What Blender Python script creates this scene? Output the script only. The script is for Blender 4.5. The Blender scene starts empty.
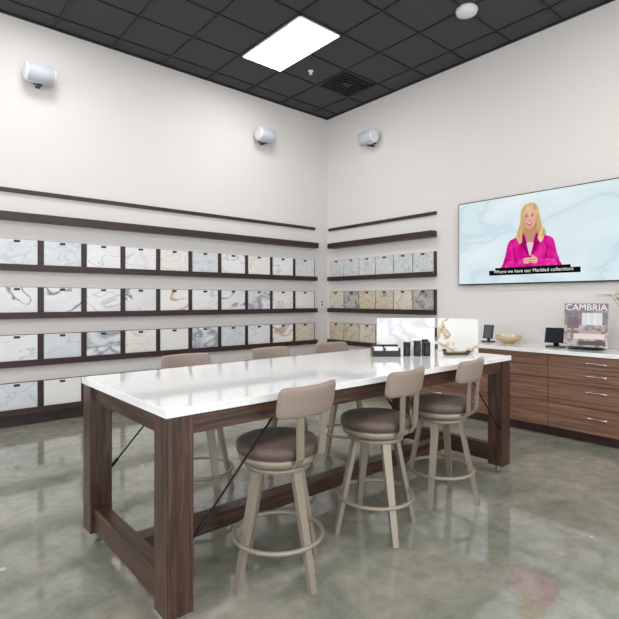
import bpy, bmesh, math, random
from mathutils import Vector, Matrix
random.seed(7)
scene = bpy.context.scene
scene.view_settings.view_transform = 'Standard'
XW, YW, ZC = 5.655, 6.123, 4.50      # right wall plane, back wall plane, ceiling
GAP = .001

# ---------------------------------------------------------------- materials
def lin(c):
    return tuple(((v/255)/12.92 if v/255 <= .04045 else ((v/255+.055)/1.055)**2.4) for v in c)+(1,)
def mat(name, col, rough=.5, metal=0, emit=0, coat=0, spec=None):
    m = bpy.data.materials.new(name); m.use_nodes = True
    b = m.node_tree.nodes['Principled BSDF']
    b.inputs['Base Color'].default_value = lin(col)
    b.inputs['Roughness'].default_value = rough
    b.inputs['Metallic'].default_value = metal
    b.inputs['Coat Weight'].default_value = coat
    if spec is not None: b.inputs['Specular IOR Level'].default_value = spec
    if emit:
        b.inputs['Emission Color'].default_value = lin(col)
        b.inputs['Emission Strength'].default_value = emit
    return m
def nd(m, t, **kw):
    n = m.node_tree.nodes.new(t)
    for k, v in kw.items(): setattr(n, k, v)
    return n
def ln(m, a, b): m.node_tree.links.new(a, b)
def bsdf(m): return m.node_tree.nodes['Principled BSDF']
def coords(m, scale=(1,1,1), rot=(0,0,0)):
    tc = nd(m, 'ShaderNodeTexCoord'); mp = nd(m, 'ShaderNodeMapping')
    mp.inputs['Scale'].default_value = scale; mp.inputs['Rotation'].default_value = rot
    ln(m, tc.outputs['Object'], mp.inputs['Vector']); return mp.outputs['Vector']
def ramp(m, fac, stops):
    r = nd(m, 'ShaderNodeValToRGB'); e = r.color_ramp.elements
    while len(e) < len(stops): e.new(.5)
    for i, (p, c) in enumerate(stops):
        e[i].position = p; e[i].color = lin(c)
    ln(m, fac, r.inputs['Fac']); return r.outputs['Color']
def noise(m, vec, s, d=4, r=.5, dist=0):
    n = nd(m, 'ShaderNodeTexNoise'); n.inputs['Scale'].default_value = s
    n.inputs['Detail'].default_value = d; n.inputs['Roughness'].default_value = r
    n.inputs['Distortion'].default_value = dist
    ln(m, vec, n.inputs['Vector']); return n.outputs['Fac']
def wood(name, dark, mid, light, scale, rough=.35):
    m = mat(name, mid, rough); v = coords(m, scale)
    f = noise(m, v, 1, 6, .62, .7)
    ln(m, ramp(m, f, [(.34, dark), (.5, mid), (.66, light)]), bsdf(m).inputs['Base Color'])
    bp = nd(m, 'ShaderNodeBump'); bp.inputs['Strength'].default_value = .08
    ln(m, f, bp.inputs['Height']); ln(m, bp.outputs['Normal'], bsdf(m).inputs['Normal'])
    return m
def stone(name, base, vein, s=2.5, w=.02, base2=None, rough=.15, dist=.7, rot=(.5,.4,.6)):
    m = mat(name, base, rough); v = coords(m, (1, 1, 1.7), rot)
    f = noise(m, v, s, 5, .5, dist)
    b2 = base2 or base
    c = ramp(m, f, [(.38, base2 or base), (.5-w*1.5, base), (.5, vein), (.5+w, base), (.68, b2)])
    ln(m, c, bsdf(m).inputs['Base Color']); return m
def granite(name, cols, s=14):
    m = mat(name, cols[0], .2); v = coords(m)
    f = noise(m, v, s, 6, .7, .6)
    n = len(cols)
    c = ramp(m, f, [(.3+.4*i/(n-1), cols[i]) for i in range(n)])
    ln(m, c, bsdf(m).inputs['Base Color']); return m

M = {}
M['wall'] = mat('wall_paint', (215, 211, 208), .75)
v = coords(M['wall']); f = noise(M['wall'], v, 120, 2)
bp = nd(M['wall'], 'ShaderNodeBump'); bp.inputs['Strength'].default_value = .03
ln(M['wall'], f, bp.inputs['Height']); ln(M['wall'], bp.outputs['Normal'], bsdf(M['wall']).inputs['Normal'])
M['ceil'] = mat('ceiling_tile_charcoal', (62, 62, 67), .85)
v = coords(M['ceil']); f = noise(M['ceil'], v, 90, 3, .7)
ln(M['ceil'], ramp(M['ceil'], f, [(.3, (54, 55, 60)), (.7, (71, 72, 77))]), bsdf(M['ceil']).inputs['Base Color'])
M['tbar'] = mat('ceiling_bar_black', (24, 24, 27), .5)
# polished concrete
m = M['floor'] = mat('polished_concrete', (150, 150, 140), .12)
v = coords(m)
f1 = noise(m, v, 1.6, 9, .66, .5); f2 = noise(m, v, 9, 6, .7, .3)
c1 = ramp(m, f1, [(.3, (126, 129, 117)), (.5, (149, 150, 138)), (.7, (170, 167, 154))])
c2 = ramp(m, f2, [(.35, (220, 220, 216)), (.55, (244, 244, 243)), (.7, (255, 255, 255))])
mx = nd(m, 'ShaderNodeMix', data_type='RGBA', blend_type='MULTIPLY'); mx.inputs[0].default_value = 1
ln(m, c1, mx.inputs[6]); ln(m, c2, mx.inputs[7])
vo = nd(m, 'ShaderNodeTexVoronoi'); vo.inputs['Scale'].default_value = 3.2; ln(m, v, vo.inputs['Vector'])
sp = ramp(m, vo.outputs['Distance'], [(0, (255, 255, 255)), (.04, (255, 255, 255)), (.06, (0, 0, 0))])
mx2 = nd(m, 'ShaderNodeMix', data_type='RGBA', blend_type='MIX'); mx2.inputs[7].default_value = lin((212, 210, 200))
mm = nd(m, 'ShaderNodeMath', operation='MULTIPLY'); mm.inputs[1].default_value = .6
ln(m, sp, mm.inputs[0]); ln(m, mm.outputs[0], mx2.inputs[0]); ln(m, mx.outputs[2], mx2.inputs[6])
ln(m, mx2.outputs[2], bsdf(m).inputs['Base Color'])
rr = nd(m, 'ShaderNodeMapRange'); rr.inputs['To Min'].default_value = .02; rr.inputs['To Max'].default_value = .12
ln(m, f2, rr.inputs['Value']); ln(m, rr.outputs[0], bsdf(m).inputs['Roughness'])
bsdf(m).inputs['Specular IOR Level'].default_value = 1.0

M['espresso'] = wood('espresso_wood', (38, 22, 22), (50, 31, 30), (62, 40, 38), (3, 3, 40), .4)
K = ((34, 20, 15), (64, 41, 31), (94, 65, 51))
M['oakX'] = wood('dark_oak_x', *K, (2.5, 60, 60), .32)
M['oakY'] = wood('dark_oak_y', *K, (60, 2.5, 60), .32)
M['oakZ'] = wood('dark_oak_z', *K, (60, 60, 2.5), .32)
M['walnut'] = wood('walnut_veneer', (90, 63, 50), (120, 88, 71), (146, 112, 94), (20, 1.2, 45), .35)
M['quartz'] = mat('white_quartz', (238, 238, 238), .05, coat=.3)
v = coords(M['quartz'], (1, 1, 1), (0, 0, .5)); f = noise(M['quartz'], v, 2.2, 8, .7, .8)
ln(M['quartz'], ramp(M['quartz'], f, [(.3, (236, 236, 237)), (.49, (240, 240, 240)), (.5, (228, 228, 229)), (.52, (240, 240, 240)), (.7, (235, 235, 236))]), bsdf(M['quartz']).inputs['Base Color'])
M['black'] = mat('black_plastic', (20, 20, 22), .35)
M['blackmetal'] = mat('black_metal', (24, 24, 26), .4, .6)
M['taupe'] = mat('taupe_powdercoat', (150, 140, 126), .35, .3)
M['leather'] = mat('taupe_vinyl', (146, 130, 119), .5)
M['seat'] = mat('brown_vinyl', (94, 79, 73), .4)
M['white'] = mat('white_plastic', (222, 223, 224), .4)
M['grille'] = mat('speaker_grille', (182, 188, 196), .6)
M['chrome'] = mat('brushed_nickel', (200, 198, 195), .25, 1)
M['panel'] = mat('light_diffuser', (255, 253, 250), .5, emit=18)
M['paper'] = mat('white_card', (238, 238, 238), .5)
M['gold'] = mat('gold_foil', (190, 150, 80), .3, .7)
M['cream'] = mat('cream_ceramic', (226, 214, 190), .3)
M['green'] = mat('leaf_green', (120, 140, 70), .5)
M['petal'] = mat('petal_cream', (240, 236, 205), .5)
M['rubber'] = mat('grey_rubber', (120, 120, 122), .5)
S = [stone('marble_white', (226, 226, 226), (192, 192, 194), 2.2, .02, (220, 221, 223)),
     stone('marble_ivory', (226, 224, 219), (206, 199, 190), 3, .03, (221, 218, 211)),
     stone('marble_grey_vein', (220, 220, 222), (110, 112, 118), 1.8, .02, (212, 213, 215)),
     stone('marble_cool', (210, 213, 216), (188, 193, 199), 4, .04, (204, 208, 212)),
     stone('marble_gold_vein', (228, 227, 224), (178, 148, 106), 2.0, .025),
     stone('marble_storm', (196, 200, 205), (138, 145, 153), 2.4, .05, (220, 222, 224)),
     stone('quartz_plain', (224, 223, 221), (218, 216, 213), 20, .05),
     stone('quartz_beige', (216, 207, 192), (190, 176, 154), 8, .06, (208, 198, 182))]
G = [granite('granite_tan', [(120, 108, 92), (180, 168, 148), (204, 194, 176), (150, 136, 116)]),
     granite('granite_beige', [(156, 146, 130), (196, 186, 170), (214, 206, 194), (170, 158, 140)]),
     granite('granite_dark', [(84, 88, 94), (132, 132, 132), (186, 182, 174), (100, 102, 108)], 9),
     granite('granite_gold', [(136, 118, 94), (184, 166, 138), (206, 196, 176), (142, 128, 106)])]
C = [granite('quartz_grey', [(166, 172, 176), (198, 202, 203), (216, 217, 216)], 22),
     granite('quartz_silver', [(184, 188, 192), (208, 211, 213), (222, 223, 223)], 30),
     stone('marble_pale', (218, 217, 213), (180, 178, 172), 3, .03)]

# ---------------------------------------------------------------- geometry helpers
class Obj:
    def __init__(s, name, parent=None):
        s.name = name; s.bm = bmesh.new(); s.mats = []; s.parent = parent
    def mi(s, m):
        if m not in s.mats: s.mats.append(m)
        return s.mats.index(m)
    def box(s, lo, hi, m, X=None):
        x0, y0, z0 = lo; x1, y1, z1 = hi
        P = [(x0,y0,z0),(x1,y0,z0),(x1,y1,z0),(x0,y1,z0),(x0,y0,z1),(x1,y0,z1),(x1,y1,z1),(x0,y1,z1)]
        vs = [s.bm.verts.new((X @ Vector(p)) if X else p) for p in P]
        i = s.mi(m)
        for q in ((0,3,2,1),(4,5,6,7),(0,1,5,4),(1,2,6,5),(2,3,7,6),(3,0,4,7)):
            fc = s.bm.faces.new([vs[k] for k in q]); fc.material_index = i
    def tube(s, pts, rs, m, seg=16, cap=True, flat=1.0, X=None):
        pts = [Vector(p) for p in pts]
        if not isinstance(rs, (list, tuple)): rs = [rs]*len(pts)
        i = s.mi(m); rings = []
        up = None
        for k, p in enumerate(pts):
            d = (pts[min(k+1, len(pts)-1)] - pts[max(k-1, 0)]).normalized()
            if up is None:
                up = Vector((0,0,1)) if abs(d.z) < .9 else Vector((1,0,0))
            a = d.cross(up).normalized(); b = a.cross(d).normalized(); up = b
            ring = []
            for j in range(seg):
                t = 2*math.pi*j/seg
                q = p + a*math.cos(t)*rs[k] + b*math.sin(t)*rs[k]*flat
                ring.append(s.bm.verts.new(X @ q if X else q))
            rings.append(ring)
        for k in range(len(rings)-1):
            for j in range(seg):
                fc = s.bm.faces.new([rings[k][j], rings[k][(j+1)%seg], rings[k+1][(j+1)%seg], rings[k+1][j]])
                fc.material_index = i; fc.smooth = True
        if cap:
            for rg, rev in ((rings[0], True), (rings[-1], False)):
                fc = s.bm.faces.new(list(reversed(rg)) if rev else rg); fc.material_index = i
    def lathe(s, prof, m, X=None, seg=40):
        i = s.mi(m); rings = []
        for r, z in prof:
            ring = []
            for j in range(seg):
                t = 2*math.pi*j/seg
                p = Vector((r*math.cos(t), r*math.sin(t), z))
                ring.append(s.bm.verts.new(X @ p if X else p))
            rings.append(ring)
        for k in range(len(rings)-1):
            for j in range(seg):
                fc = s.bm.faces.new([rings[k][j], rings[k][(j+1)%seg], rings[k+1][(j+1)%seg], rings[k+1][j]])
                fc.material_index = i; fc.smooth = True
        fc = s.bm.faces.new(list(reversed(rings[0]))); fc.material_index = i
        fc = s.bm.faces.new(rings[-1]); fc.material_index = i
    def torus(s, c, R, r, m, seg=48, sm=10):
        i = s.mi(m); rings = []
        for a in range(seg):
            t = 2*math.pi*a/seg
            rings.append([s.bm.verts.new((c[0]+(R+r*math.cos(u))*math.cos(t), c[1]+(R+r*math.cos(u))*math.sin(t), c[2]+r*math.sin(u))) for u in [2*math.pi*b/sm for b in range(sm)]])
        for a in range(seg):
            for b in range(sm):
                fc = s.bm.faces.new([rings[a][b], rings[(a+1)%seg][b], rings[(a+1)%seg][(b+1)%sm], rings[a][(b+1)%sm]])
                fc.material_index = i; fc.smooth = True
    def bar(s, p0, p1, w, t, m, w2=None, side=None):
        p0 = Vector(p0); p1 = Vector(p1); d = (p1-p0).normalized()
        a = Vector(side).normalized(); a = (a - d*a.dot(d)).normalized(); b = d.cross(a)
        w2 = w2 or w; i = s.mi(m); R = []
        for p, ww in ((p0, w), (p1, w2)):
            R.append([s.bm.verts.new(p+a*x*ww/2+b*y*t/2) for x, y in ((-1,-1),(1,-1),(1,1),(-1,1))])
        for j in range(4):
            fc = s.bm.faces.new([R[0][j], R[0][(j+1)%4], R[1][(j+1)%4], R[1][j]]); fc.material_index = i
        for rg in R:
            fc = s.bm.faces.new(rg); fc.material_index = i
    def done(s, loc=(0,0,0), rot=0, bevel=0):
        bmesh.ops.recalc_face_normals(s.bm, faces=s.bm.faces)
        me = bpy.data.meshes.new(s.name); s.bm.to_mesh(me); s.bm.free()
        for m in s.mats: me.materials.append(m)
        o = bpy.data.objects.new(s.name, me); scene.collection.objects.link(o)
        o.location = loc; o.rotation_euler = (0, 0, rot)
        if s.parent: o.parent = s.parent
        if bevel:
            b = o.modifiers.new('bevel', 'BEVEL'); b.width = bevel; b.segments = 2
            b.limit_method = 'ANGLE'; b.angle_limit = math.radians(50)
        return o
def text(name, body, size, m, X, parent=None):
    cu = bpy.data.curves.new(name, 'FONT'); cu.body = body; cu.size = size
    cu.align_x = 'CENTER'; cu.align_y = 'CENTER'; cu.materials.append(m)
    o = bpy.data.objects.new(name, cu); scene.collection.objects.link(o)
    if parent: o.parent = parent
    o.matrix_basis = X
    return o

# ---------------------------------------------------------------- room shell
X0, Y0 = -4.5, -4.5
o = Obj('floor'); o.box((X0, Y0, -.1), (XW+.15, YW+.15, 0), M['floor']); o.done()
o = Obj('wall_back'); o.box((X0, YW, 0), (XW, YW+.15, ZC), M['wall']); o.done()
o = Obj('wall_right'); o.box((XW, Y0, 0), (XW+.15, YW+.15, ZC), M['wall']); o.done()
o = Obj('ceiling'); o.box((X0, Y0, ZC), (XW+.15, YW+.15, ZC+.1), M['ceil']); o.done()
PX, PY = .65, .6
gx = [3.34+PX*k for k in range(-12, 4)]; gy = [4.05+PY*k for k in range(-14, 4)]
o = Obj('ceiling_grid')
for x in gx: o.box((x-.013, Y0, ZC-.012), (x+.013, YW, ZC), M['tbar'])
for y in gy: o.box((X0, y-.013, ZC-.012), (XW, y+.013, ZC), M['tbar'])
o.box((X0, YW-.03, ZC-.02), (XW, YW, ZC), M['tbar']); o.box((XW-.03, Y0, ZC-.02), (XW, YW, ZC), M['tbar'])
o.done()
for i, (ax, ay) in enumerate([(3.34, 4.05), (.74, 4.05), (3.34, .45), (.74, .45), (-1.86, 4.05), (-1.86, .45), (3.34, -3.15), (.74, -3.15), (-1.86, -3.15)]):
    o = Obj('ceiling_light_panel')
    o.box((ax+.03, ay+.03, ZC-.018), (ax+PX-.03, ay+2*PY-.03, ZC-.004), M['panel'])
    for a in ((ax+.0135, ay+.0135, ax+PX-.0135, ay+.03), (ax+.0135, ay+2*PY-.03, ax+PX-.0135, ay+2*PY-.0135),
              (ax+.0135, ay+.0135, ax+.03, ay+2*PY-.0135), (ax+PX-.03, ay+.0135, ax+PX-.0135, ay+2*PY-.0135)):
        o.box((a[0], a[1], ZC-.022), (a[2], a[3], ZC), M['white'])
    o.done()
o = Obj('ceiling_air_vent'); ax, ay = 3.34+2*PX, 4.05+PY
o.box((ax+.02, ay+.02, ZC-.008), (ax+PX-.02, ay+PY-.02, ZC), M['tbar'])
for k in range(4):
    q = .05+.055*k
    for a in ((ax+q, ay+q, ax+PX-q, ay+q+.02), (ax+q, ay+PY-q-.02, ax+PX-q, ay+PY-q), (ax+q, ay+q, ax+q+.02, ay+PY-q), (ax+PX-q-.02, ay+q, ax+PX-q, ay+PY-q)):
        o.box((a[0], a[1], ZC-.022), (a[2], a[3], ZC-.006), M['blackmetal'])
o.done()
o = Obj('smoke_detector')
o.lathe([(.11, ZC), (.115, ZC-.02), (.105, ZC-.05), (.06, ZC-.07), (.01, ZC-.072)], M['white'], Matrix.Translation((4.65, 2.83, 0)))
o.done()
o = Obj('fire_sprinkler')
o.lathe([(.04, ZC), (.04, ZC-.006), (.018, ZC-.012), (.01, ZC-.04), (.024, ZC-.042), (.024, ZC-.046)], M['white'], Matrix.Translation((4.3, 4.98, 0)), 20)
o.done()
o = Obj('baseboard_back'); o.box((X0, YW-.015, 0), (XW, YW, .11), M['espresso']); o.done()
o = Obj('baseboard_right'); o.box((XW-.015, 3.9, 0), (XW, YW-.016, .11), M['espresso']); o.box((XW-.015, Y0, 0), (XW, .28, .11), M['espresso']); o.done()

# ---------------------------------------------------------------- display ledges + samples
XL0, XL1 = -2.2, 5.36
YB, XB = YW-GAP, XW-GAP
o = Obj('trim_back'); o.box((XL0, YB-.03, 2.555), (XL1, YB, 2.6), M['espresso']); o.done(bevel=.003)
o = Obj('trim_right'); o.box((XB-.03, 3.896, 2.555), (XB, YW-.06, 2.6), M['espresso']); o.done(bevel=.003)
o = Obj('wall_shelf'); o.box((XL0, YB-.12, 2.245), (XL1, YB, 2.33), M['espresso']); o.done(bevel=.003)
o = Obj('wall_shelf'); o.box((XB-.12, 3.896, 2.245), (XB, YW-.14, 2.33), M['espresso']); o.done(bevel=.003)
PAT = [[3,3,0,0,1,3,0,1,0,3], [2,2,0,2,4,0,2,5,1,6], [0,3,5,1,6,5,3,0,4,7], [3,6,1,0,3,5,1,3,0,1]]
for r, zb in enumerate((1.70, 1.175, .65, .125)):
    o = Obj('display_ledge')
    o.box((XL0, YB-.02, zb), (XL1, YB, zb+.35), M['espresso'])
    o.box((XL0, YB-.09, zb), (XL1, YB-.02, zb+.03), M['espresso'])
    o.box((XL0, YB-.09, zb+.03), (XL1, YB-.078, zb+.07), M['espresso'])
    o.done(bevel=.002)
    t = Obj('stone_sample_tiles')
    for k in range(-6, 10):
        x = .82+.457*k
        if x > XL0 and x+.39 < XL1:
            t.box((x, YB-.046, zb+.031), (x+.39, YB-.023, zb+.345), S[PAT[r][k % 10]])
            t.box((x+.16, YB-.0485, zb+.31), (x+.22, YB-.046, zb+.336), M['black'])
    t.done(bevel=.002)
    o = Obj('display_ledge')
    o.box((XB-.02, 3.896, zb), (XB, YW-.1, zb+.35), M['espresso'])
    o.box((XB-.09, 3.896, zb), (XB-.02, YW-.1, zb+.03), M['espresso'])
    o.box((XB-.09, 3.896, zb+.03), (XB-.078, YW-.1, zb+.07), M['espresso'])
    o.done(bevel=.002)
    t = Obj('stone_sample_tiles')
    for k in range(6):
        y = 3.93+.35*k; w = .335
        mm_ = (C if r == 0 else G)[(k*3+r*2) % (3 if r == 0 else 4)]
        t.box((XB-.046, y, zb+.031), (XB-.023, y+w, zb+.345), mm_)
        t.box((XB-.0485, y+.14, zb+.31), (XB-.046, y+.2, zb+.336), M['black'])
    t.done(bevel=.002)
o = Obj('wall_outlet'); o.box((5.50, YB-.008, 1.26), (5.57, YB, 1.38), M['white']); o.box((5.52, YB-.011, 1.28), (5.55, YB-.007, 1.31), M['black']); o.box((5.52, YB-.011, 1.33), (5.55, YB-.007, 1.36), M['black']); o.done(bevel=.002)

# ---------------------------------------------------------------- speakers
def speaker(loc, rot):
    o = Obj('wall_speaker')   # local: axis x, front -y, wall at y=0
    cy = -.15
    prof = [(-.15, .07), (-.147, .09), (-.13, .102), (0, .108), (.13, .102), (.147, .09), (.15, .07)]
    o.tube([Vector((x, cy, 0)) for x, _ in prof], [r for _, r in prof], M['white'], 32)
    i = o.mi(M['grille']); rows = []
    for x, r in prof[1:-1]:
        rows.append([o.bm.verts.new((x*.94, cy-(r+.004)*math.cos(a), (r+.004)*math.sin(a))) for a in [math.radians(-80+12*q) for q in range(11)]])
    for a in range(len(rows)-1):
        for q in range(10):
            fc = o.bm.faces.new([rows[a][q], rows[a][q+1], rows[a+1][q+1], rows[a+1][q]]); fc.material_index = i; fc.smooth = True
    o.bar((0, cy+.08, 0), (0, -.01, 0), .06, .04, M['white'], side=(1,0,0))
    o.box((-.04, -.015, -.07), (.04, -.001, .06), M['blackmetal'])
    o.bar((0, cy, -.112), (0, -.01, -.105), .045, .012, M['blackmetal'], side=(1,0,0))
    o.done(loc, rot)
speaker((1.215, YW, 3.87), 0)
speaker((4.26, YW, 3.87), 0)
speaker((XW, 5.04, 3.87), -math.pi/2)

# ---------------------------------------------------------------- television
TY, TZ = 2.585, 2.10; TX = XW-.06
hw, hh = .94, .53
o = Obj('television')
o.box((TX, TY-hw, TZ-hh), (XW-.025, TY+hw, TZ+hh), M['black'])
o.box((XW-.025, TY-.4, TZ-.3), (XB, TY+.4, TZ+.3), M['blackmetal'])
tv = o.done(bevel=.004)
def em(name, col, s=1.0):
    m = bpy.data.materials.new(name); m.use_nodes = True; nt = m.node_tree; nt.nodes.clear()
    e = nt.nodes.new('ShaderNodeEmission'); e.inputs[0].default_value = lin(col); e.inputs[1].default_value = s
    out = nt.nodes.new('ShaderNodeOutputMaterial'); nt.links.new(e.outputs[0], out.inputs[0])
    e.name = 'Emission'; return m
def emtex(name, cols, scale, dist=.5, rot=(0,0,0)):
    m = em(name, cols[0]); v = coords(m, scale, rot); f = noise(m, v, 1, 4, .55, dist); n = len(cols)
    ln(m, ramp(m, f, [(.32+.36*i/(n-1), cols[i]) for i in range(n)]), m.node_tree.nodes['Emission'].inputs[0]); return m
scr = em('screen_marble', (225, 235, 240))
v = coords(scr, (1, 1, 1.6), (.6, .5, 0)); f = noise(scr, v, 1.1, 4, .45, .8)
ln(scr, ramp(scr, f, [(.3, (222, 237, 241)), (.46, (214, 231, 237)), (.5, (202, 222, 230)), (.53, (216, 232, 238)), (.7, (230, 241, 244))]), scr.node_tree.nodes['Emission'].inputs[0])
HB = emtex('hair_back_pixels', [(138, 100, 62), (186, 146, 96), (214, 178, 126)], (1, 45, 6), 1.0)
HF = emtex('hair_front_pixels', [(180, 138, 88), (216, 180, 126), (242, 216, 170)], (1, 50, 5), 1.2)
JK = emtex('jacket_pixels', [(176, 10, 112), (214, 22, 142), (232, 50, 164)], (1, 9, 5), .8)
JF = emtex('sleeve_pixels', [(190, 14, 122), (226, 40, 154), (240, 76, 178)], (1, 10, 14), .6)
SKM = emtex('skin_pixels', [(208, 152, 126), (226, 176, 150), (236, 192, 168)], (1, 9, 9), .3)
def smooth(pts, n=6):
    out = []; L = len(pts)
    for i in range(L):
        p0, p1, p2, p3 = [Vector(pts[(i+k) % L]) for k in (-1, 0, 1, 2)]
        for j in range(n):
            t = j/n
            out.append(.5*((2*p1)+(-p0+p2)*t+(2*p0-5*p1+4*p2-p3)*t*t+(-p0+3*p1-3*p2+p3)*t**3))
    return out
LAY = [0]
def shape(name, pts, col, sm=True, m=None):
    LAY[0] += 1; x = TX-.0015-LAY[0]*.0004
    P = smooth([(a, b) for a, b in pts]) if sm else [Vector(p) for p in pts]
    bm = bmesh.new(); vs = [bm.verts.new((x, TY-p[0], TZ+p[1])) for p in P]
    fc = bm.faces.new(vs); bmesh.ops.triangulate(bm, faces=[fc], ngon_method='EAR_CLIP')
    me = bpy.data.meshes.new(name); bm.to_mesh(me); bm.free(); me.materials.append(m or em(name+'_glow', col))
    ob = bpy.data.objects.new(name, me); scene.collection.objects.link(ob); ob.parent = tv
    return ob
def ell(name, cx, cy, rx, ry, col, n=20):
    shape(name, [(cx+rx*math.cos(2*math.pi*k/n), cy+ry*math.sin(2*math.pi*k/n)) for k in range(n)], col, False)
shape('screen_picture', [(-hw+.012, -hh+.016), (hw-.012, -hh+.016), (hw-.012, hh-.012), (-hw+.012, hh-.012)], None, False, scr)
PDK = (160, 10, 102)
shape('presenter_hair_back', [(0,.4),(.06,.385),(.1,.33),(.112,.24),(.13,.15),(.17,.08),(.18,.0),(.14,-.06),(.085,-.03),(0,.02),(-.085,-.03),(-.13,-.06),(-.165,.0),(-.155,.08),(-.122,.15),(-.108,.24),(-.1,.33),(-.06,.385)], None, True, HB)
shape('presenter_neck', [(-.045,.18),(.045,.18),(.05,.05),(.075,.02),(.03,-.12),(0,-.17),(-.03,-.12),(-.075,.02),(-.05,.05)], (198, 144, 118))
shape('presenter_jacket', [(-.07,.05),(-.16,.02),(-.24,-.01),(-.275,-.07),(-.295,-.17),(-.325,-.27),(-.335,-.36),(0,-.365),(.335,-.36),(.325,-.27),(.295,-.17),(.275,-.07),(.24,-.01),(.16,.02),(.07,.05),(.045,-.05),(.012,-.19),(0,-.2),(-.012,-.19),(-.045,-.05)], None, True, JK)
shape('presenter_blouse', [(-.04,-.06),(.04,-.06),(.012,-.19),(0,-.2),(-.012,-.19)], (230, 200, 214))
shape('lapel_left', [(-.075,.052),(-.12,-.02),(-.085,-.05),(-.1,-.08),(-.01,-.22),(-.01,-.19),(-.045,-.05)], PDK, False)
shape('lapel_right', [(.075,.052),(.12,-.02),(.085,-.05),(.1,-.08),(.01,-.22),(.01,-.19),(.045,-.05)], PDK, False)
shape('jacket_closure', [(-.004,-.2),(.004,-.2),(.012,-.36),(.004,-.36)], PDK, False)
shape('sleeve_fold_left', [(-.205,-.1),(-.195,-.1),(-.175,-.24),(-.215,-.34),(-.225,-.34),(-.19,-.24)], PDK)
shape('sleeve_fold_right', [(.205,-.1),(.195,-.1),(.175,-.24),(.215,-.34),(.225,-.34),(.19,-.24)], PDK)
shape('forearm_left', [(-.3,-.345),(-.28,-.27),(-.17,-.245),(-.07,-.235),(-.06,-.29),(-.16,-.32)], None, True, JF)
shape('forearm_right', [(.3,-.345),(.28,-.27),(.17,-.245),(.08,-.235),(.07,-.29),(.16,-.32)], None, True, JF)
SK, SKD = (226, 178, 152), (196, 136, 110)
shape('hand_left', [(-.075,-.24),(-.04,-.225),(-.005,-.235),(.01,-.26),(-.01,-.29),(-.05,-.295),(-.075,-.285)], SK)
shape('hand_right', [(.085,-.24),(.05,-.215),(.015,-.225),(-.01,-.25),(.01,-.285),(.055,-.295),(.085,-.285)], SK)
for k in range(4):
    shape('finger', [(.05-.004*k,-.232-.014*k),(.0-.004*k,-.228-.014*k),(-.022+.003*k,-.236-.014*k),(.0,-.24-.014*k),(.05,-.242-.014*k)], SKD if k % 2 else (236, 190, 162))
shape('thumb', [(.06,-.222),(.035,-.2),(.02,-.198),(.022,-.21),(.045,-.235)], SK)
ell('ear', -.084, .235, .014, .028, SKD); ell('ear', .084, .235, .014, .028, SKD)
shape('presenter_face', [(0,.372),(.055,.355),(.083,.29),(.08,.215),(.062,.155),(.03,.115),(0,.106),(-.03,.115),(-.062,.155),(-.08,.215),(-.083,.29),(-.055,.355)], None, True, SKM)
shape('hair_lock_right', [(-.02,.398),(.03,.405),(.08,.375),(.108,.31),(.114,.24),(.135,.15),(.168,.08),(.165,.01),(.13,-.06),(.09,-.01),(.105,.07),(.088,.16),(.083,.24),(.072,.3),(.03,.345),(-.015,.37)], None, True, HF)
shape('hair_lock_left', [(-.01,.372),(-.05,.34),(-.078,.28),(-.084,.22),(-.088,.15),(-.1,.07),(-.088,-.02),(-.12,-.06),(-.152,.0),(-.15,.08),(-.122,.15),(-.11,.24),(-.104,.31),(-.07,.38),(-.02,.4)], None, True, HF)
for sg in (-1, 1):
    ell('eye_socket', sg*.034, .254, .022, .016, (206, 152, 128))
    ell('eye_white', sg*.034, .248, .016, .008, (240, 234, 232)); ell('iris', sg*.034, .248, .008, .008, (60, 50, 50))
    shape('eyelash', [(sg*.015,.25),(sg*.034,.264),(sg*.054,.252),(sg*.034,.256)], (60, 40, 36))
    shape('eyebrow', [(sg*.015,.276),(sg*.036,.286),(sg*.057,.275),(sg*.036,.277)], (120, 84, 60))
    ell('cheek', sg*.047, .2, .018, .016, (226, 160, 138))
shape('nose', [(.002,.245),(.007,.21),(.014,.198),(0,.193),(-.014,.198),(-.004,.21)], (200, 144, 118))
shape('lips', [(-.03,.166),(-.01,.175),(0,.172),(.01,.175),(.03,.166),(0,.145)], (184, 56, 80))
shape('teeth', [(-.02,.166),(0,.169),(.02,.166),(0,.158)], (250, 245, 240))
shape('caption_bar', [(-.5,-.42),(.55,-.42),(.55,-.36),(-.5,-.36)], (14, 14, 16), False)
shape('caption_bar_upper', [(-.42,-.36),(.45,-.36),(.45,-.33),(-.42,-.33)], (14, 14, 16), False)
CW = em('caption_white', (245, 245, 245))
text('caption_text', 'Where we have our Marbled collections', .056, CW, Matrix(((0,0,-1,TX-.0015-(LAY[0]+1)*.0004),(-1,0,0,TY-.02),(0,1,0,TZ-.378),(0,0,0,1))), tv)

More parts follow.
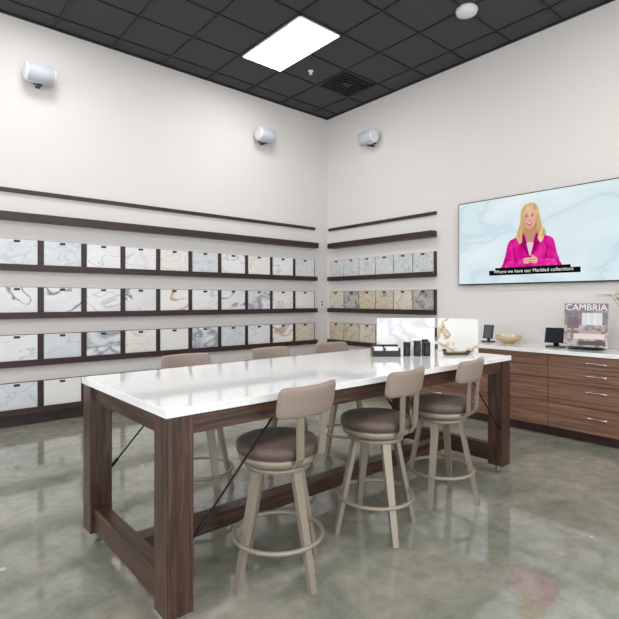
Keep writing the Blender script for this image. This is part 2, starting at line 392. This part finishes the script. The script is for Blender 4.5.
# ---------------------------------------------------------------- base cabinet with counter
CZ = .88; CXF = 5.02; CY0, CY1 = .32, 3.88
o = Obj('base_cabinet')
o.box((CXF+.02, CY0, .1), (XB, CY1, CZ-.04), M['walnut'])
o.box((CXF+.08, CY0+.02, 0), (XB, CY1-.02, .1), M['espresso'])
o.box((CXF-.02, CY0-.01, CZ-.04), (XB, CY1+.01, CZ), M['quartz'])
edges = [.32, 1.23, 2.14, 3.05, 3.88]
rows = [(.105, .345), (.35, .59), (.595, .71), (.715, .832)]
for a, b in zip(edges[:-1], edges[1:]):
    for z0, z1 in rows:
        o.box((CXF, a+.003, z0), (CXF+.018, b-.003, z1), M['walnut'])
        zc = (z0+z1)/2+ (.03 if z1-z0 > .2 else 0); yc = (a+b)/2
        o.tube([(CXF-.03, yc-.09, zc), (CXF-.03, yc+.09, zc)], .007, M['chrome'], 10)
        for q in (-.07, .07): o.tube([(CXF-.03, yc+q, zc), (CXF, yc+q, zc)], .005, M['chrome'], 8)
    o.box((CXF+.0185, a-.004, .1), (CXF+.0195, b+.004, CZ-.042), M['black'])
o.done(bevel=.0015)

# ---------------------------------------------------------------- work table
def table():
    o = Obj('counter_height_work_table')
    L, W, H = 1.458, .562, .935
    o.box((-L, -W, H-.036), (L, W, H), M['quartz'])
    lx, ly = .12, .125; i = .008
    for sx in (-1, 1):
        for sy in (-1, 1):
            xa, xb = sorted((sx*(L-i), sx*(L-i-lx))); ya, yb = sorted((sy*(W-i), sy*(W-i-ly)))
            o.box((xa, ya, .068), (xb, yb, H-.036), M['oakZ'])
            cx, cy = (xa+xb)/2, (ya+yb)/2
            o.box((cx-.035, cy-.035, .062), (cx+.035, cy+.035, .068), M['chrome'])
            o.tube([(cx-.013, cy, .03), (cx+.013, cy, .03)], .03, M['rubber'], 20)
            for q in (-.019, .019): o.bar((cx+q, cy, .024), (cx+q, cy+.01, .066), .03, .004, M['chrome'], side=(0,1,0))
        xa, xb = sorted((sx*(L-i-.02), sx*(L-i-.09)))
        o.box((xa, -W+i+ly, .085), (xb, W-i-ly, .215), M['oakY'])
        o.box((xa, -W+i+ly, H-.036-.09), (xb, W-i-ly, H-.036), M['oakY'])
    for sy in (-1, 1):
        ya, yb = sorted((sy*(W-i-.01), sy*(W-i-.05)))
        o.box((-L+i+lx, ya, H-.036-.085), (L-i-lx, yb, H-.036), M['oakX'])
        for sx in (-1, 1):
            o.tube([(sx*(L-i-lx+.005), sy*(W-.03), .35), (sx*(L-.56), sy*(W-.03), .815)], .0055, M['blackmetal'], 8)
            o.tube([(sx*(L-i-lx-.03), sy*(W-.03), .388), (sx*(L-i-lx-.07), sy*(W-.03), .430)], .010, M['blackmetal'], 8)
    o.box((-L+i+.09, -.045, .1), (L-i-.09, .045, .19), M['oakX'])
    return o.done((2.282, 2.43, 0), math.radians(.5), bevel=.004)
table()

# ---------------------------------------------------------------- stools
def stool(x, y, rot, brot=0):
    o = Obj('swivel_counter_stool')     # local: backrest at -y ; brot = base orientation in the room
    T = M['taupe']
    for k in range(4):
        a = math.pi/2*k-rot+brot; d = Vector((math.cos(a), math.sin(a), 0)); s = Vector((-d.y, d.x, 0))
        o.bar(d*.255+Vector((0,0,0.0)), d*.13+Vector((0,0,.565)), .034, .026, T, .052, side=s)
    o.torus((0, 0, .205), .224, .0115, T)
    DZ = -.02
    o.lathe([(.15, .565+DZ), (.165, .57+DZ), (.165, .59+DZ), (.06, .593+DZ), (.06, .6+DZ), (.185, .603+DZ), (.2, .612+DZ), (.203, .637+DZ), (.195, .645+DZ)], T)
    o.lathe([(.19, .640+DZ), (.207, .65+DZ), (.213, .67+DZ), (.21, .692+DZ), (.195, .704+DZ), (.15, .711+DZ), (.05, .713+DZ), (.01, .713+DZ)], M['seat'])
    for sx in (-1, 1):
        P = [(sx*.065, -.14, .598), (sx*.07, -.2, .6), (sx*.073, -.225, .635), (sx*.076, -.228, .7), (sx*.08, -.232, .78), (sx*.085, -.238, .9)]
        for a, b in zip(P[:-1], P[1:]): o.bar(a, b, .042, .012, T, side=(1,0,0))
    n = 18; i = o.mi(M['leather']); N = 28
    def pt(u, w):
        hz, th = .074, .026
        e = max(0, (abs(u)-.86)/.14); taper = math.sqrt(max(0.0, 1-e*e))*.28+.72 if e else 1
        if abs(u) >= 1: taper = .66
        c, s_ = math.cos(w), math.sin(w)
        zz = hz*taper*math.copysign(abs(s_)**.4, s_); yy = th*(1-abs(u)**10*.55)*math.copysign(abs(c)**.6, c)
        return (u*.19, -.25+.05*u*u+yy-zz*.18, .908+zz)
    rings = []
    for a in range(n+1):
        u = math.sin(math.pi/2*(-1+2*a/n))
        rings.append([o.bm.verts.new(pt(u, 2*math.pi*(k+.5)/N)) for k in range(N)])
    for a in range(n):
        for k in range(N):
            fc = o.bm.faces.new([rings[a][k], rings[a][(k+1)%N], rings[a+1][(k+1)%N], rings[a+1][k]]); fc.material_index = i; fc.smooth = True
    for r in (rings[0], rings[-1]):
        fc = o.bm.faces.new(r); fc.material_index = i
    o.done((x, y, 0), rot)
stool(1.477, 1.965, math.radians(7), .05); stool(2.215, 1.965, math.radians(9), -.4); stool(2.91, 1.975, math.radians(11), .33)
stool(1.62, 3.06, math.pi); stool(2.40, 3.07, math.pi+.05); stool(3.09, 3.08, math.pi-.03)

# ---------------------------------------------------------------- things on the table
TT = .9355
def slab(name, p0, p1, h, m):
    p0 = Vector((*p0, TT)); p1 = Vector((*p1, TT)); o = Obj(name)
    d = (p1-p0); L = d.length; a = math.atan2(d.y, d.x)
    o.box((-L/2, -.01, 0), (L/2, .01, h), m)
    for q in (-.3, .3):
        o.box((L*q-.01, -.05, 0), (L*q+.01, -.011, .02), M['black']); o.box((L*q-.01, .011, 0), (L*q+.01, .05, .02), M['black'])
    c = (p0+p1)/2; return o.done((c.x, c.y, TT), a, bevel=.002)
slab('marble_sample_slab', (3.24, 2.86), (3.62, 2.52), .285, stone('slab_white', (226, 226, 226), (200, 202, 206), 2.2, .04))
slab('marble_sample_slab', (3.635, 2.49), (3.69, 2.14), .285, stone('slab_gold', (226, 225, 223), (180, 144, 92), 1.5, .016, (218, 217, 215), dist=.1, rot=(.9,.2,.1)))
o = Obj('card_holder')
o.box((-.11, -.06, 0), (.11, .06, .012), M['black'])
o.box((-.11, -.06, .012), (.11, -.052, .045), M['black']); o.box((-.11, .052, .012), (.11, .06, .085), M['black'])
for q in (-.11, -.02, .1): o.box((q, -.052, .012), (q+.01, .052, .065), M['black'])
o.box((-.095, -.045, .013), (-.025, .04, .07), M['paper']); o.box((-.005, -.045, .013), (.095, .04, .07), M['paper'])
o.done((2.97, 2.53, TT), math.radians(-40))
for k, (dx, dy, h, m_) in enumerate([(0, 0, .11, 'black'), (.062, -.055, .12, 'black'), (.125, -.1, .11, 'black'), (.1, .0, .13, 'paper'), (.17, -.05, .125, 'black')]):
    o = Obj('sample_canister')
    o.lathe([(.026, 0), (.028, .003), (.028, h-.028), (.0265, h-.027), (.0265, h-.024), (.0285, h-.023), (.0285, h-.003), (.026, h), (.004, h)], M[m_], seg=28)
    o.done((3.09+dx, 2.41+dy, TT))
o = Obj('pen_tray')
o.box((-.09, -.04, 0), (.09, .04, .008), M['black'])
for a in ((-.09,-.04,.09,-.034),(-.09,.034,.09,.04),(-.09,-.04,-.084,.04),(.084,-.04,.09,.04)): o.box((a[0],a[1],.008),(a[2],a[3],.02),M['black'])
for q in (-.018, .0, .018): o.tube([(-.07, q, .015), (.07, q, .015)], .006, M['gold'], 10)
o.done((3.47, 2.21, TT), math.radians(-30))

# ---------------------------------------------------------------- things on the counter
KZ = CZ+.0008
o = Obj('desk_phone')
o.box((-.05, -.06, 0), (.05, .06, .012), M['black'])
o.bar((.02, 0, .012), (.0, 0, .1), .03, .012, M['black'], side=(0,1,0))
o.bar((-.01, 0, .04), (.025, 0, .2), .12, .012, M['black'], side=(0,1,0))
o.bar((-.0165, 0, .05), (.0155, 0, .19), .09, .002, mat('phone_screen', (70, 78, 84), .1), side=(0,1,0))
o.done((5.38, 2.99, KZ))
o = Obj('decorative_bowl')
BW = mat('bowl_wood', (198, 176, 140), .4)
o.lathe([(.05, 0), (.055, .006), (.1, .025), (.14, .055), (.15, .085), (.142, .085), (.125, .058), (.08, .022), (.01, .016)], BW)
for k in range(7):
    a = k*.9; o.lathe([(.005, -.03), (.022, -.018), (.03, 0), (.022, .018), (.005, .03)], M['cream'], Matrix.Translation((.06*math.cos(a), .06*math.sin(a), .075)), 14)
o.done((5.42, 2.76, KZ))
o = Obj('tablet_stand')
o.box((-.07, -.09, 0), (.07, .09, .014), M['black'])
o.bar((.035, 0, .012), (.0, 0, .12), .05, .014, M['black'], side=(0,1,0))
o.bar((-.055, 0, .05), (.03, 0, .2), .2, .014, M['black'], side=(0,1,0))
o.bar((-.06, 0, .062), (.017, 0, .195), .17, .003, mat('tablet_glass', (40, 44, 50), .08), side=(0,1,0))
o.done((5.33, 2.19, KZ), .25)
mg = Obj('magazine_stand')
R = Matrix.Translation((5.25, 1.875, KZ+.03)) @ Matrix.Rotation(math.radians(10), 4, 'Z') @ Matrix.Rotation(math.radians(9), 4, 'Y')
mw, mh = .195, .44
mg.box((0, -mw, 0), (.018, mw, mh), M['paper'], R)
mg.box((-.0005, -mw, 0), (0.0, mw, mh*.5), granite('cover_photo', [(66, 54, 52), (120, 104, 98), (186, 174, 168), (96, 80, 78)], 11), R)
mg.box((-.0008, -mw, mh*.5), (0, mw, mh), granite('cover_backdrop', [(96, 86, 92), (132, 120, 126), (170, 160, 162)], 9), R)
mg.box((-.0011, -mw+.05, mh*.5), (0, mw-.16, mh*.78), mat('cover_window', (196, 202, 208), .3), R)
for q in (.11, .17): mg.box((-.0013, -mw+q, mh*.5), (0, -mw+q+.006, mh*.78), M['paper'], R)
mg.box((-.0014, -mw+.03, mh*.18), (0, mw-.09, mh*.30), mat('cover_sofa', (206, 198, 192), .4), R)
mg.box((-.0014, -mw+.06, mh*.30), (0, mw-.14, mh*.37), mat('cover_cushions', (166, 140, 150), .4), R)
mg.box((-.0014, .06, mh*.42), (0, mw-.03, mh*.66), mat('cover_wall_art', (110, 84, 98), .4), R)
mg.box((-.0016, -mw+.02, mh*.04), (0, .06, mh*.14), mat('cover_rug', (74, 60, 62), .4), R)
mg.box((-.03, -mw+.04, -.012), (.07, mw-.04, -.001), M['black'], R)
mg.bar(R @ Vector((.019, 0, mh*.6)), (5.43, 1.92, KZ+.012), .03, .008, M['black'], side=(0,1,0))
mg.box((5.22, 1.75, KZ), (5.44, 2.03, KZ+.006), M['black'])
mg.box((5.23, 1.86, KZ+.005), (5.27, 1.9, KZ+.02), M['black'])
mgo = mg.done()
TX_ = R @ Matrix(((0,0,-1,-.0025),(-1,0,0,0),(0,1,0,mh*.9),(0,0,0,1)))
text('masthead_text', 'CAMBRIA', .088, mat('masthead_ink', (236, 232, 232), .5), TX_, mgo)
vx, vy = 5.42, 1.50
o = Obj('vase_of_flowers')
o.lathe([(.045, 0), (.05, .005), (.075, .06), (.08, .12), (.05, .19), (.03, .23), (.036, .26), (.03, .258), (.024, .23)], M['cream'])
for k in range(13):
    a = random.uniform(0, 6.28)
    if k < 8: a = math.pi/2+.25*(k-3.5)
    r = random.uniform(.14, .34); z = random.uniform(.52, .62)
    P = [Vector((0, 0, .22)), Vector((.25*r*math.cos(a), .25*r*math.sin(a), .38)), Vector((.6*r*math.cos(a), .6*r*math.sin(a), z-.03)), Vector((r*math.cos(a), r*math.sin(a), z-.03))]
    P = [p if vx+p.x < XW-.05 else Vector((XW-.05-vx, p.y, p.z)) for p in P]
    o.tube(P, [.004, .0035, .003, .002], M['green'], 6)
    for q in range(4):
        c = P[3].lerp(P[2], q*.3)+Vector((random.uniform(-.015, .015), random.uniform(-.02, .02), .008))
        for w in range(5):
            b = 2*math.pi*w/5
            d = Vector((math.cos(b), math.sin(b), .3))*1.4
            s_ = Vector((-math.sin(b), math.cos(b), 0))*1.4
            pts = [c, c+d*.012+s_*.008, c+d*.024, c+d*.012-s_*.008]
            fc = o.bm.faces.new([o.bm.verts.new(p) for p in pts]); fc.material_index = o.mi(M['petal'] if q < 3 else M['green'])
o.done((vx, vy, KZ))

# ---------------------------------------------------------------- world + camera
w = bpy.data.worlds.new('world'); scene.world = w; w.use_nodes = True
w.node_tree.nodes['Background'].inputs[0].default_value = (.95, .97, 1, 1)
w.node_tree.nodes['Background'].inputs[1].default_value = 2.4
cam = bpy.data.cameras.new('camera'); co = bpy.data.objects.new('camera', cam); scene.collection.objects.link(co)
co.location = (0, 0, 1.38); co.rotation_euler = (math.pi/2, 0, -math.radians(40.65))
cam.sensor_width = 36; cam.lens = 36*483/619; cam.shift_y = -9.5/619; cam.clip_start = .05
scene.camera = co
